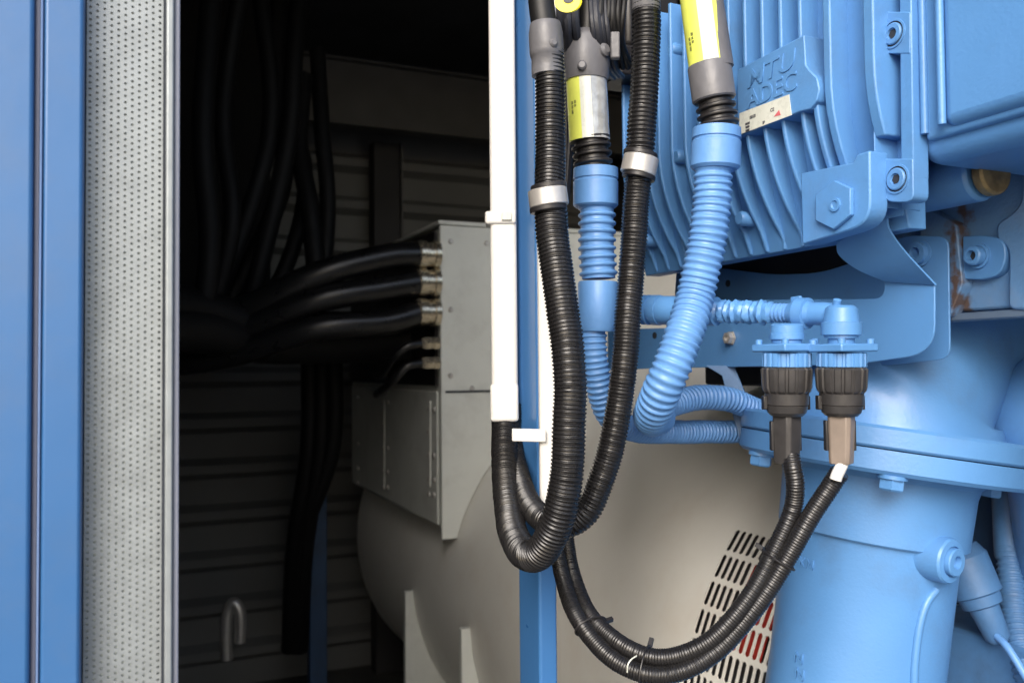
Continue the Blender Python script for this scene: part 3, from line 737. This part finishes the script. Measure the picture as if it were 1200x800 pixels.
# perforated guard and background lower right
g = MB(); gs = 1.34; w_ = .014
p0 = S(1085, 590, gs); p1 = S(1290, 760, gs); _, ta_, zt_ = stz(p0); _, tb_, zb_ = stz(p1)
nx = int((ta_ - tb_) / w_); nz = int((zt_ - zb_) / w_)
for i in range(nx):
    for j in range(nz):
        ct = tb_ + (i + .5) * w_; cz = zb_ + (j + .5 + (i % 2) * .5) * w_
        o_ = [(ct + a * w_ / 2, cz + b * w_ / 2) for a, b in ((1, 0), (1, 1), (0, 1), (-1, 1), (-1, 0), (-1, -1), (0, -1), (1, -1))]
        n_ = [(ct + math.cos(R(45 * k)) * w_ * .33, cz + math.sin(R(45 * k)) * w_ * .33) for k in range(8)]
        g.add([M(gs, a, b) for a, b in o_] + [M(gs, a, b) for a, b in n_], [(k, (k + 1) % 8, (k + 1) % 8 + 8, k + 8) for k in range(8)])
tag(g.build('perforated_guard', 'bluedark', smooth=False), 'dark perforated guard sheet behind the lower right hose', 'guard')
g = MB(); a = S(1085, 722, 1.20); _, ta_, za_ = stz(a)
g.mbox(1.19, 1.33, ta_ - .5, ta_ + .03, FZ + .1, za_)
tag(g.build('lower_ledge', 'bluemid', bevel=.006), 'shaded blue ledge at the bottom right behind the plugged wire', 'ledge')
# ================================================================ hoses
def clampring(path_pts, at, r, m, w=.012, nm='hose_clamp', parent=None, screw=True):
    pass
# black conduit 1 (front loop)
def ringat(p, d, r, w, m, nm, parent, lip=True):
    d = d.normalized(); prof = [(-w / 2, r * .9), (-w / 2, r), (-w / 2 + .001, r * 1.03), (w / 2 - .001, r * 1.03), (w / 2, r), (w / 2, r * .9)]
    return MB().lathe(p, d, prof, 36).build(nm, m, parent, ang=30)
k1 = 1.0
c1 = thing('corrugated_conduit', 'thick black corrugated conduit hanging in the front loop with a bright steel ring', 'conduit', P(640, 670, 1.0))
path1 = [(643, 60, 1.02), (645, 110, 1.02), (645, 170, 1.02), (644, 232, 1.01), (649, 290, 1.0), (659, 360, .99), (667, 430, .98), (667, 500, .975), (662, 570, .975), (650, 620, .985), (632, 648, 1.01), (613, 646, 1.05), (599, 615, 1.13), (592, 560, 1.23), (591, 500, 1.31), (591, 470, 1.32)]
g = MB(); hose(g, pts(path1[3:]), .0198, .0046, .085, 26); g.build('lower_run', 'conduit', c1, ang=60)
g = MB(); hose(g, pts(path1[:4]), .0185, .0046, .10, 26); g.build('upper_run', 'conduit', c1, ang=60)
ringat(P(642.5, 232, 1.005), P(645, 240, 1) - P(643, 225, 1), .0225, .020, 'steel', 'steel_ring', c1)
ringat(P(642.5, 245, 1.005), P(645, 240, 1) - P(643, 225, 1), .0215, .006, 'blackp', 'ring_lip', c1)
ringat(P(643, 219, 1.005), P(645, 240, 1) - P(643, 225, 1), .0208, .006, 'blackp', 'ring_lip', c1)
# grey boot at top
g = MB().lathe(P(639, 28, 1.02), P(642, 90, 1.02) - P(639, 28, 1.02), [(0, .018), (.001, .0185), (.012, .0205), (.034, .0205), (.040, .0195), (.041, .0185), (.055, .0193), (.062, .0193), (.0625, .015)], 30); g.build('grey_boot', 'grey', c1, ang=50)
MB().lathe(P(649, 50, 1.0), Vector((.3, -1, 0)), [(-.01, .005), (.0, .005), (.002, .003)], 14).build('boot_button', 'grey', c1)
g = MB(); smoothtube(g, pts([(631, -60, 1.02), (634, 0, 1.02), (639, 40, 1.02)]), .0155, 20); g.build('feed_cable', 'rubber', c1)
# black conduit 2
c2 = thing('corrugated_conduit', 'black corrugated conduit of the rear loop rising right of the blue capped hose', 'conduit', P(690, 640, 1.08))
path2 = [(757, 5, 1.08), (757, 60, 1.08), (753, 130, 1.08), (749, 194, 1.08), (744, 260, 1.08), (738, 340, 1.08), (733, 410, 1.07), (725, 480, 1.07), (710, 545, 1.07), (690, 595, 1.07), (665, 614, 1.08), (640, 610, 1.10), (620, 590, 1.17), (608, 560, 1.24), (600, 520, 1.31), (599, 470, 1.32)]
g = MB(); hose(g, pts(path2[3:]), .0172, .0044, .085, 26); g.build('lower_run', 'conduit', c2, ang=60)
g = MB(); hose(g, pts(path2[:4]), .0185, .0053, .11, 26, .6); g.build('upper_run', 'conduit', c2, ang=60)
dd = P(749, 200, 1) - P(752, 186, 1)
ringat(P(749.5, 194, 1.075), dd, .0218, .022, 'steel', 'steel_ring', c2)
ringat(P(748.5, 207, 1.075), dd, .0205, .006, 'blackp', 'ring_lip', c2)
ringat(P(750.5, 181, 1.075), dd, .021, .006, 'blackp', 'ring_lip', c2)
MB().lathe(P(757, -30, 1.08), P(757, 10, 1.08) - P(757, -30, 1.08), [(0, .018), (.045, .0182), (.047, .0172)], 28).build('grey_sleeve', 'grey', c2, ang=40)
# blue hose 1
h1 = thing('blue_hose', 'blue painted corrugated hose with a grey boot hanging between the two black conduits', 'hose', P(700, 500, 1.15))
KH = 1.13
def lat(p0, p1, prof, nm, m, par, n=32, ang=35):
    d = (p1 - p0); L_ = d.length; return MB().lathe(p0, d, [(a * L_, r) for a, r in prof], n).build(nm, m, par, ang=ang)
g = MB(); smoothtube(g, pts([(690, -60, KH), (691, 0, KH), (688, 44, KH)]), .0215 * .72, 20); g.build('feed_cable', 'rubber', h1)
g = MB().lathe(P(686, 37, KH), P(687, 98, KH) - P(686, 37, KH), [(0, .016), (.003, .024), (.012, .030), (.040, .031), (.058, .030), (.066, .0285), (.0665, .020)], 34, lambda q, i: 1 + (.03 * math.sin(q * .55 + i) if 1 < i < 5 else 0)); bt = g.build('grey_boot', 'grey', h1, ang=60)
MB().lathe(P(682, 77, KH - .03), Vector((-.1, -1, 0)), [(-.006, .006), (.003, .006), (.005, .004)], 16).build('boot_button', 'grey', bt)
MB().lathe(P(706, 60, KH - .018), Vector((.6, -.7, .1)), [(-.006, .009), (.006, .009), (.009, .005)], 16).build('boot_stub', 'grey', bt)
def wrap(p0, p1, r, sectors, parent, n=48):
    # label wrapped round a sleeve: each coloured sector its own part; angle 0 faces the camera
    d = (p1 - p0); a = d.normalized(); f_ = (C0 - p0); f_ = (f_ - a * f_.dot(a)).normalized(); sd = f_.cross(a).normalized()
    if sd.dot(Vector((1, 0, 0))) < 0: sd = -sd
    for a0, a1, m, nm in sectors:
        k = max(3, int(abs(a1 - a0) / 6)); rs = []
        for h_ in (0, .2, .5, .8, 1):
            row = []
            for q in range(k + 1):
                an = R(a0 + (a1 - a0) * q / k); dr = 1 + (.012 * math.sin(7 * an + 9 * h_) if m == 'clear' else .003 * math.sin(5 * an + 5 * h_))
                row.append(p0 + d * h_ + (f_ * math.cos(an) + sd * math.sin(an)) * r * dr)
            rs.append(row)
        MB().rings(rs, close=False).build(nm, m, parent, ang=60)
p0, p1 = P(687, 92, KH), P(691, 166, KH)
sl = MB().tube([p0, p0.lerp(p1, .5), p1], .0262, 30).build('sleeve', 'grey', h1)
wrap(p0 + (p1 - p0) * .02, p1, .0268, [(-100, -20, 'yellow', 'yellow_label'), (-20, 12, 'whitelab', 'off_white'), (12, 100, 'clear', 'clear_tape')], h1)  # off-white sector between the yellow and clear ones
g = MB(); hose(g, pts([(691, 160, KH), (694, 185, KH), (696, 206, KH)]), .0262, .0105, .18, 28, .6); g.build('black_coil', 'blackp', h1, ang=50)
lat(P(698, 197, KH), P(698, 243, KH), [(0, .026), (.02, .0295), (.28, .0300), (.30, .0285), (.33, .0285), (.36, .0298), (.95, .0298), (1, .027)], 'blue_cap', 'bluehose', h1)
g = MB(); hose(g, pts([(699, 240, KH), (700, 290, KH), (701, 335, KH)]), .0252, .0110, .13, 30, .55); g.build('wide_corrugation', 'bluehose', h1, ang=50)
lat(P(701, 330, KH), P(700, 388, KH), [(0, .0255), (.04, .0268), (.5, .0268), (.9, .0262), (1, .0235)], 'blue_sleeve', 'bluehose', h1)
g = MB(); hose(g, pts([(695, 385, KH), (697, 420, KH), (704, 460, KH + .01), (718, 490, KH + .03), (745, 503, KH + .08), (790, 506, KH + .15), (830, 506, KH + .2), (880, 506, KH + .25)]), .0182, .0078, .12, 26, .55); g.build('lower_run', 'bluehose', h1, ang=50)
# blue hose 2
h2 = thing('blue_hose', 'wide blue corrugated hose with a yellow label hanging in front of the finned housing', 'hose', P(800, 490, 1.0))
K2 = 1.06
def q2(x, y): return P(x, y, K2)
g = MB().tube([q2(812, -80), q2(820, -20), q2(836, 82)], .0250, 30); g.build('sleeve', 'grey', h2)
p0, p1 = q2(813, -70), q2(832, 80)
wrap(p0, p1, .0257, [(-100, -14, 'yellow', 'yellow_label'), (-14, 28, 'whitelab', 'off_white'), (28, 68, 'yellow', 'yellow_label'), (68, 100, 'grey', 'grey_strip')], h2)  # off-white sector between two yellow ones
lat(q2(831, 76), q2(837, 118), [(0, .0258), (.04, .0268), (.96, .0268), (1, .025)], 'grey_sleeve', 'grey', h2)
g = MB(); hose(g, [q2(837, 114), q2(841, 138), q2(843, 158)], .0250, .0100, .18, 28, .6); g.build('black_coil', 'blackp', h2, ang=50)
lat(q2(840, 150), q2(838, 199), [(0, .026), (.02, .0295), (.26, .0302), (.28, .0285), (.32, .0285), (.35, .0305), (.93, .0305), (1, .027)], 'blue_cap', 'bluehose', h2)
g = MB(); hose(g, [q2(837, 196), q2(833, 250), q2(826, 300), q2(814, 350), P(799, 400, 1.04), P(781, 445, 1.04), P(767, 478, 1.07), P(764, 490, 1.12), P(772, 488, 1.17)], .0242, .0090, .10, 30, .6); g.build('corrugated_run', 'bluehose', h2, ang=50)
g = MB(); hose(g, [P(768, 484, 1.17), P(785, 474, 1.22), P(815, 466, 1.26), P(850, 467, 1.29), P(880, 478, 1.32), P(910, 494, 1.36)], .0190, .0085, .12, 26, .55); g.build('thin_run', 'bluehose', h2, ang=50)
def label_print(p0, p1, r_, ang, lines, parent, sz):
    d = p1 - p0; a = d.normalized(); f_ = (C0 - p0); f_ = (f_ - a * f_.dot(a)).normalized(); sd = f_.cross(a).normalized()
    if sd.dot(Vector((1, 0, 0))) < 0: sd = -sd
    for q, (h_, tx) in enumerate(lines):
        an = R(ang + q * 11); nn = f_ * math.cos(an) + sd * math.sin(an); rt = a; up = nn.cross(rt)
        text(tx, p0 + d * h_ + nn * r_ * 1.012, rt, up, nn, sz, .0001, 'print', parent, 'print')
label_print(P(687, 92, KH), P(691, 166, KH), .0268, -48, [(.5, 'IIlI IlII lIIIl'), (.45, 'lIIl IIl')], h1, .0045)
label_print(q2(813, -70), q2(832, 80), .0257, -50, [(.82, 'IIlI IlII lIIIl'), (.78, 'lIIl IIl IlI')], h2, .0045)
# lower right hose
h3 = thing('blue_hose', 'shaded blue corrugated hose running down at the lower right edge', 'hose', P(1190, 800, 1.3))
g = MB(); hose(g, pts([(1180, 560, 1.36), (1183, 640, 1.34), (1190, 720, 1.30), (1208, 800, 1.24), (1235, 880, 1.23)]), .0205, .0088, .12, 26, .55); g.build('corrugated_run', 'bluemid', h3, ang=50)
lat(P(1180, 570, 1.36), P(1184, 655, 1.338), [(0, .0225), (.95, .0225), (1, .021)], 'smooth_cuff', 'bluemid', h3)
# lower right plug
lpg = thing('blue_plug', 'dim blue painted plug with a pale wire at lower right below the pipe boss', 'plug', P(1165, 750, 1.25))
p0, p1 = P(1120, 640, 1.31), P(1172, 752, 1.27)
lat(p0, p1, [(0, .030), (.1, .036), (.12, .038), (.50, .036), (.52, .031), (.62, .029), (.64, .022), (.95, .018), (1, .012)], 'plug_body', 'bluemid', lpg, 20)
for q in range(12):
    pass
g = MB(); smoothtube(g, pts([(1168, 745, 1.26), (1180, 757, 1.24), (1196, 782, 1.22), (1215, 815, 1.2)]), .0055, 12); g.build('wire', 'bluehose', lpg)
# ================================================================ thin bundle
b1 = thing('thin_conduit', 'thin black conduit of the low loop rising to the right hand black plug', 'conduit', P(770, 795, 1.0))
bpA = [(647, 585, 1.22), (652, 630, 1.19), (659, 675, 1.15), (676, 722, 1.08), (710, 765, 1.03), (752, 788, 1.0), (795, 787, .99), (840, 762, .985), (885, 712, .98), (922, 655, .975), (950, 605, .97), (978, 562, .965), (985, 552, .962)]
g = MB(); hose(g, pts(bpA), .0112, .0033, .06, 20); g.build('split_tube', 'conduit', b1, ang=60)
b2 = thing('thin_conduit', 'thin black conduit of the low loop rising to the left hand black plug', 'conduit', P(770, 775, 1.0))
bpB = [(659, 585, 1.22), (664, 630, 1.19), (672, 675, 1.16), (690, 718, 1.09), (722, 750, 1.04), (762, 769, 1.01), (800, 766, .995), (838, 745, .985), (876, 702, .98), (908, 645, .985), (928, 600, .985), (932, 570, .98), (929, 548, .98), (926, 532, .985)]
g = MB(); hose(g, pts(bpB), .0108, .0033, .06, 20); g.build('split_tube', 'conduit', b2, ang=60)
SA_, SB_ = spline(pts(bpA)), spline(pts(bpB))
for i, (x, y, kk, lb) in enumerate(((684, 737, 1.06, 'black cable tie round the thin loop left of its lowest point'), (752, 778, 1.0, 'cable tie round the thin loop at its lowest point'), (915, 655, .98, 'black cable tie where the thin loop splits to the two plugs'))):
    q = P(x, y, kk); ia = min(range(1, len(SA_) - 1), key=lambda k: (SA_[k] - q).length); a_c = SA_[ia]; b_c = min(SB_, key=lambda p: (p - a_c).length)
    tn = (SA_[ia + 1] - SA_[ia - 1]).normalized(); c = (a_c + b_c) / 2; dv = (b_c - a_c); dv = (dv - tn * dv.dot(tn)); hl = dv.length / 2 + .0126; dv.normalize(); n_ = tn.cross(dv).normalized()
    g = MB(); loop = [c + dv * math.cos(w * math.pi / 14) * hl + n_ * math.sin(w * math.pi / 14) * .0138 for w in range(29)]
    g.tube(loop, .0013, 8)
    e = c + dv * hl; g.box(e - n_ * .003 - tn * .0025, dv * .010, n_ * .005, tn * .005)
    tag(g.build('cable_tie', 'blackp'), lb, 'cable tie', 'cable ties on the thin loop')
g = MB(); smoothtube(g, pts([(735, 787, .972), (736, 778, .968), (740, 772, .972), (746, 768, .98)]), .0009, 8)
tag(g.build('thread_end', 'whitelab'), 'tiny pale thread end on the lowest part of the thin loop', 'thread')
# ================================================================ connectors
def connector(cx, k, top, nm_label, right):
    c = thing('round_plug', nm_label, 'plug', P(cx, 480, k))
    def y(v): return P(cx, v, k)
    up = y(380); 
    def seg(y0, y1, prof, nm, m, n=40, fn=None, par=c, ang=30):
        p0 = y(y0); d = y(y1) - p0; L_ = d.length
        return MB().lathe(p0, d, [(a * L_, r) for a, r in prof], n, fn).build(nm, m, par, ang=ang)
    u_ = k / 1000
    if right:
        seg(358, 396, [(0, 14 * u_), (.08, 18 * u_), (.5, 20 * u_), (.52, 23 * u_), (.9, 23 * u_), (.92, 19 * u_), (1, 19 * u_)], 'elbow_collar', 'blue')
    else:
        seg(379, 402, [(0, 15 * u_), (.1, 19 * u_), (.5, 19 * u_), (.52, 20 * u_), (.8, 20 * u_), (.82, 17 * u_), (1, 17 * u_)], 'round_cap', 'blue')
    seg(396, 404, [(0, 15 * u_), (1, 15 * u_)], 'neck', 'blue')
    fl = [(cx - 31, 404), (cx + 31, 404)]
    pw = y(403); hw = 30 * u_
    MB().box(pw - U * 0 - V * hw * .95 + U * (-hw * .95), V * hw * 1.9, U * hw * 1.9, -Z * .009).build('square_flange', 'blue', c, bevel=.006 if False else .0018)
    for a, b in ((-1, -1), (1, -1), (-1, 1), (1, 1)):
        MB().lathe(pw + V * a * hw * .74 + U * b * hw * .74 - Z * .001, Z, [(0, .0042), (.006, .0042), (.007, .002)], 14).build('flange_screw', 'blue', c)
    kn = lambda q, i: (1.0 if (q % 8) < 5 else .93)
    seg(413, 430, [(0, 25 * u_), (.05, 28 * u_), (.95, 28 * u_), (1, 26 * u_)], 'ribbed_ring', 'blue', 144, kn, ang=25)
    seg(430, 461, [(0, 27 * u_), (.08, 29.5 * u_), (.75, 28.5 * u_), (.9, 27 * u_), (1, 24 * u_)], 'ribbed_nut', 'nutp', 144, lambda q, i: (1.0 if (q % 9) < 6 else .94), ang=25)
    seg(460, 487, [(0, 23 * u_), (.04, 25 * u_), (.5, 24.5 * u_), (.53, 23 * u_), (.56, 24 * u_), (.85, 22 * u_), (1, 18 * u_)], 'clamp_ring', 'nutp')
    # boxy tail
    w0 = 13 * u_; g = MB(); rs = []
    ang0 = R(38)
    for yy, s_ in ((482, 1.02), (500, 1.02), (536, .93), (543, .9)):
        pc = y(yy); row = []
        for a, b in ((1, .7), (.7, 1), (-.7, 1), (-1, .7), (-1, -.7), (-.7, -1), (.7, -1), (1, -.7)):
            ca, sa = math.cos(-ang0 if right else R(35)), math.sin(-ang0 if right else R(35)); x_, y_ = a * w0 * s_, b * w0 * s_
            row.append(pc + Vector((x_ * ca - y_ * sa, x_ * sa + y_ * ca, 0)))
        rs.append(row)
    g.rings(rs); tl_ = g.build('tail', 'brownp' if right else 'nutp', c, ang=25, bevel=.001)
    # side clips
    for sg in (-1, 1):
        MB().box(P(cx + sg * 16 - 2, 528, k - .002), Vector((.004, 0, 0)), Vector((0, .008, 0)), Z * .034).build('side_clip', 'blackp', c, bevel=.001)
    for sg in (-1, 1):
        for yy in (472,):
            MB().box(P(cx + sg * 25 - 2, yy + 8, k - .004), Vector((.005, 0, 0)), Vector((0, .01, 0)), Z * .016).build('latch_tab', 'blackp', c, bevel=.001)
    return c
connector(922 , .99, 380, 'left hand round black plug under the blue bracket with ribbed nut', False)
connector(986, .96, 350, 'right hand round black plug below the blue elbow fitting with white tape at its tail', True)
g = MB(); smoothtube(g, pts([(989, 538, .957), (986, 546, .954), (981, 556, .951), (979, 562, .951)]), .0066, 12)
tag(g.build('white_tape', 'white'), 'scrap of white tape where the thin conduit leaves the right plug', 'tape')
# tee pipe assembly
tp_ = thing('tee_fitting', 'blue painted pipe fitting wrapped in crinkled tape running to the right plug', 'pipe fitting', P(870, 370, 1.1))
def hp(x, y=None):
    t_ = (x - 755) / 230; return P(x, (363 + 5 * t_) if y is None else y, 1.17 - .20 * t_)
def seg2(x0, x1, prof, nm, m='blue', n=32, fn=None):
    p0 = hp(x0); d = hp(x1) - p0; L_ = d.length
    return MB().lathe(p0, d, [(a * L_, r) for a, r in prof], n, fn).build(nm, m, tp_, ang=30)
seg2(753, 775, [(0, .017), (.05, .0205), (.14, .0205), (.16, .018), (.26, .018), (.28, .0205), (.40, .0205), (.42, .018), (.55, .018), (.57, .0205), (.95, .0205), (1, .018)], 'ribbed_end')
seg2(775, 840, [(0, .0195), (1, .0185)], 'pipe')
seg2(838, 906, [(0, .011)] + [(k / 24, .0135 + .0016 * math.sin(k * 2.3) + .001 * math.sin(k * 5.1)) for k in range(1, 24)] + [(1, .010)], 'tape_wrap', 'blue', 30, lambda q, i: 1 + .05 * math.sin(q * 1.7 + i * 2.1) + .04 * math.sin(q * .9 - i))
g = MB(); hose(g, [hp(903), hp(915), hp(930)], .0118, .0055, .16, 24, .55); g.build('corrugated_link', 'bluehose', tp_, ang=50)
seg2(926, 957, [(0, .010), (.02, .0125), (.3, .0165), (.32, .0185), (.68, .0185), (.7, .0145), (1, .0125)], 'collar')
MB().box(hp(938, 388) , V * .004 + U * .0, U * .016, Z * .042).build('collar_key', 'blue', tp_, bevel=.001)
g = MB(); smoothtube(g, [hp(950), hp(966), hp(978, 370), P(985, 380, .962), P(986, 392, .96)], .0135, 24); g.build('elbow', 'blue', tp_, ang=50)
MB().lathe(P(981, 353, .958), Z + Vector((0, -.5, 0)), [(-.006, .0045), (.002, .0045), (.003, .002)], 16).build('elbow_nub', 'blue', tp_)
# yellow tag
g = MB(); c = P(665, 2, .97); hh = []
for q in range(20):
    a = q * 2 * math.pi / 20; hh.append(c + Vector((math.cos(a) * .0145, -.002 * math.cos(a), math.sin(a) * .0125)))
tgq = MB().prism(hh, Vector((.002, .0015, 0))).build('warning_tag', 'yelsign'); tag(tgq, 'small round yellow tag between the hose tops', 'tag')
g = MB(); hh2 = [c + (p - c) * .42 + Vector((.001, -.0008, .003)) for p in hh]; MB().prism(hh2, Vector((0, -.0005, 0))).build('black_mark', 'print', tgq)
# dark wiring between hoses at the top
wl = thing('wire_bundle', 'tangle of thin dark wires between the tops of the hoses', 'wires', P(662, 80, 1.1))
for i in range(10):
    x = 650 + i * 5.5; g = MB()
    smoothtube(g, pts([(x + random.uniform(-4, 4), -40, 1.10 + random.uniform(-.02, .03)), (x + random.uniform(-5, 5), 20, 1.09), (x + random.uniform(-6, 6), 60, 1.12), (665 + random.uniform(-8, 8), 110, 1.16), (662, 240, 1.18)]) if i < 6 else pts([(x + 8, -40, 1.13), (x + 12, 30, 1.10), (x + 20, 75, 1.14), (x + 30, 90, 1.2)]), random.choice((.0035, .0045, .006)), 8, .01)
    g.build('wire', 'loom', wl)
# ================================================================ LIGHT
SUN_EL, SUN_B = 32, 52      # elevation; azimuth of travel measured from V towards U
d = (V * math.cos(R(SUN_B)) + U * math.sin(R(SUN_B))) * math.cos(R(SUN_EL)) - Z * math.sin(R(SUN_EL))
sun = bpy.data.lights.new('sun', 'SUN'); sun.energy = 1.5; sun.angle = R(36); sun.color = (1, .975, .95)
so = bpy.data.objects.new('sun', sun); COL.objects.link(so); so.rotation_euler = d.to_track_quat('-Z', 'Y').to_euler()
w = bpy.data.worlds.new('World'); scn.world = w; w.use_nodes = True
nt = w.node_tree; bg = nt.nodes['Background']; sky = nt.nodes.new('ShaderNodeTexSky'); sky.sky_type = 'NISHITA'; sky.sun_disc = False
sky.sun_elevation = R(SUN_EL); az = math.atan2(-d.x, -d.y); sky.sun_rotation = az; sky.dust_density = 3.0; sky.air_density = 1.0; sky.ozone_density = .6
nt.links.new(sky.outputs[0], bg.inputs[0]); bg.inputs[1].default_value = .12
vs_ = scn.view_settings; vs_.view_transform = 'Standard'; vs_.look = 'None'; vs_.gamma = 1; vs_.exposure = 1.1
scn.render.engine = 'CYCLES'
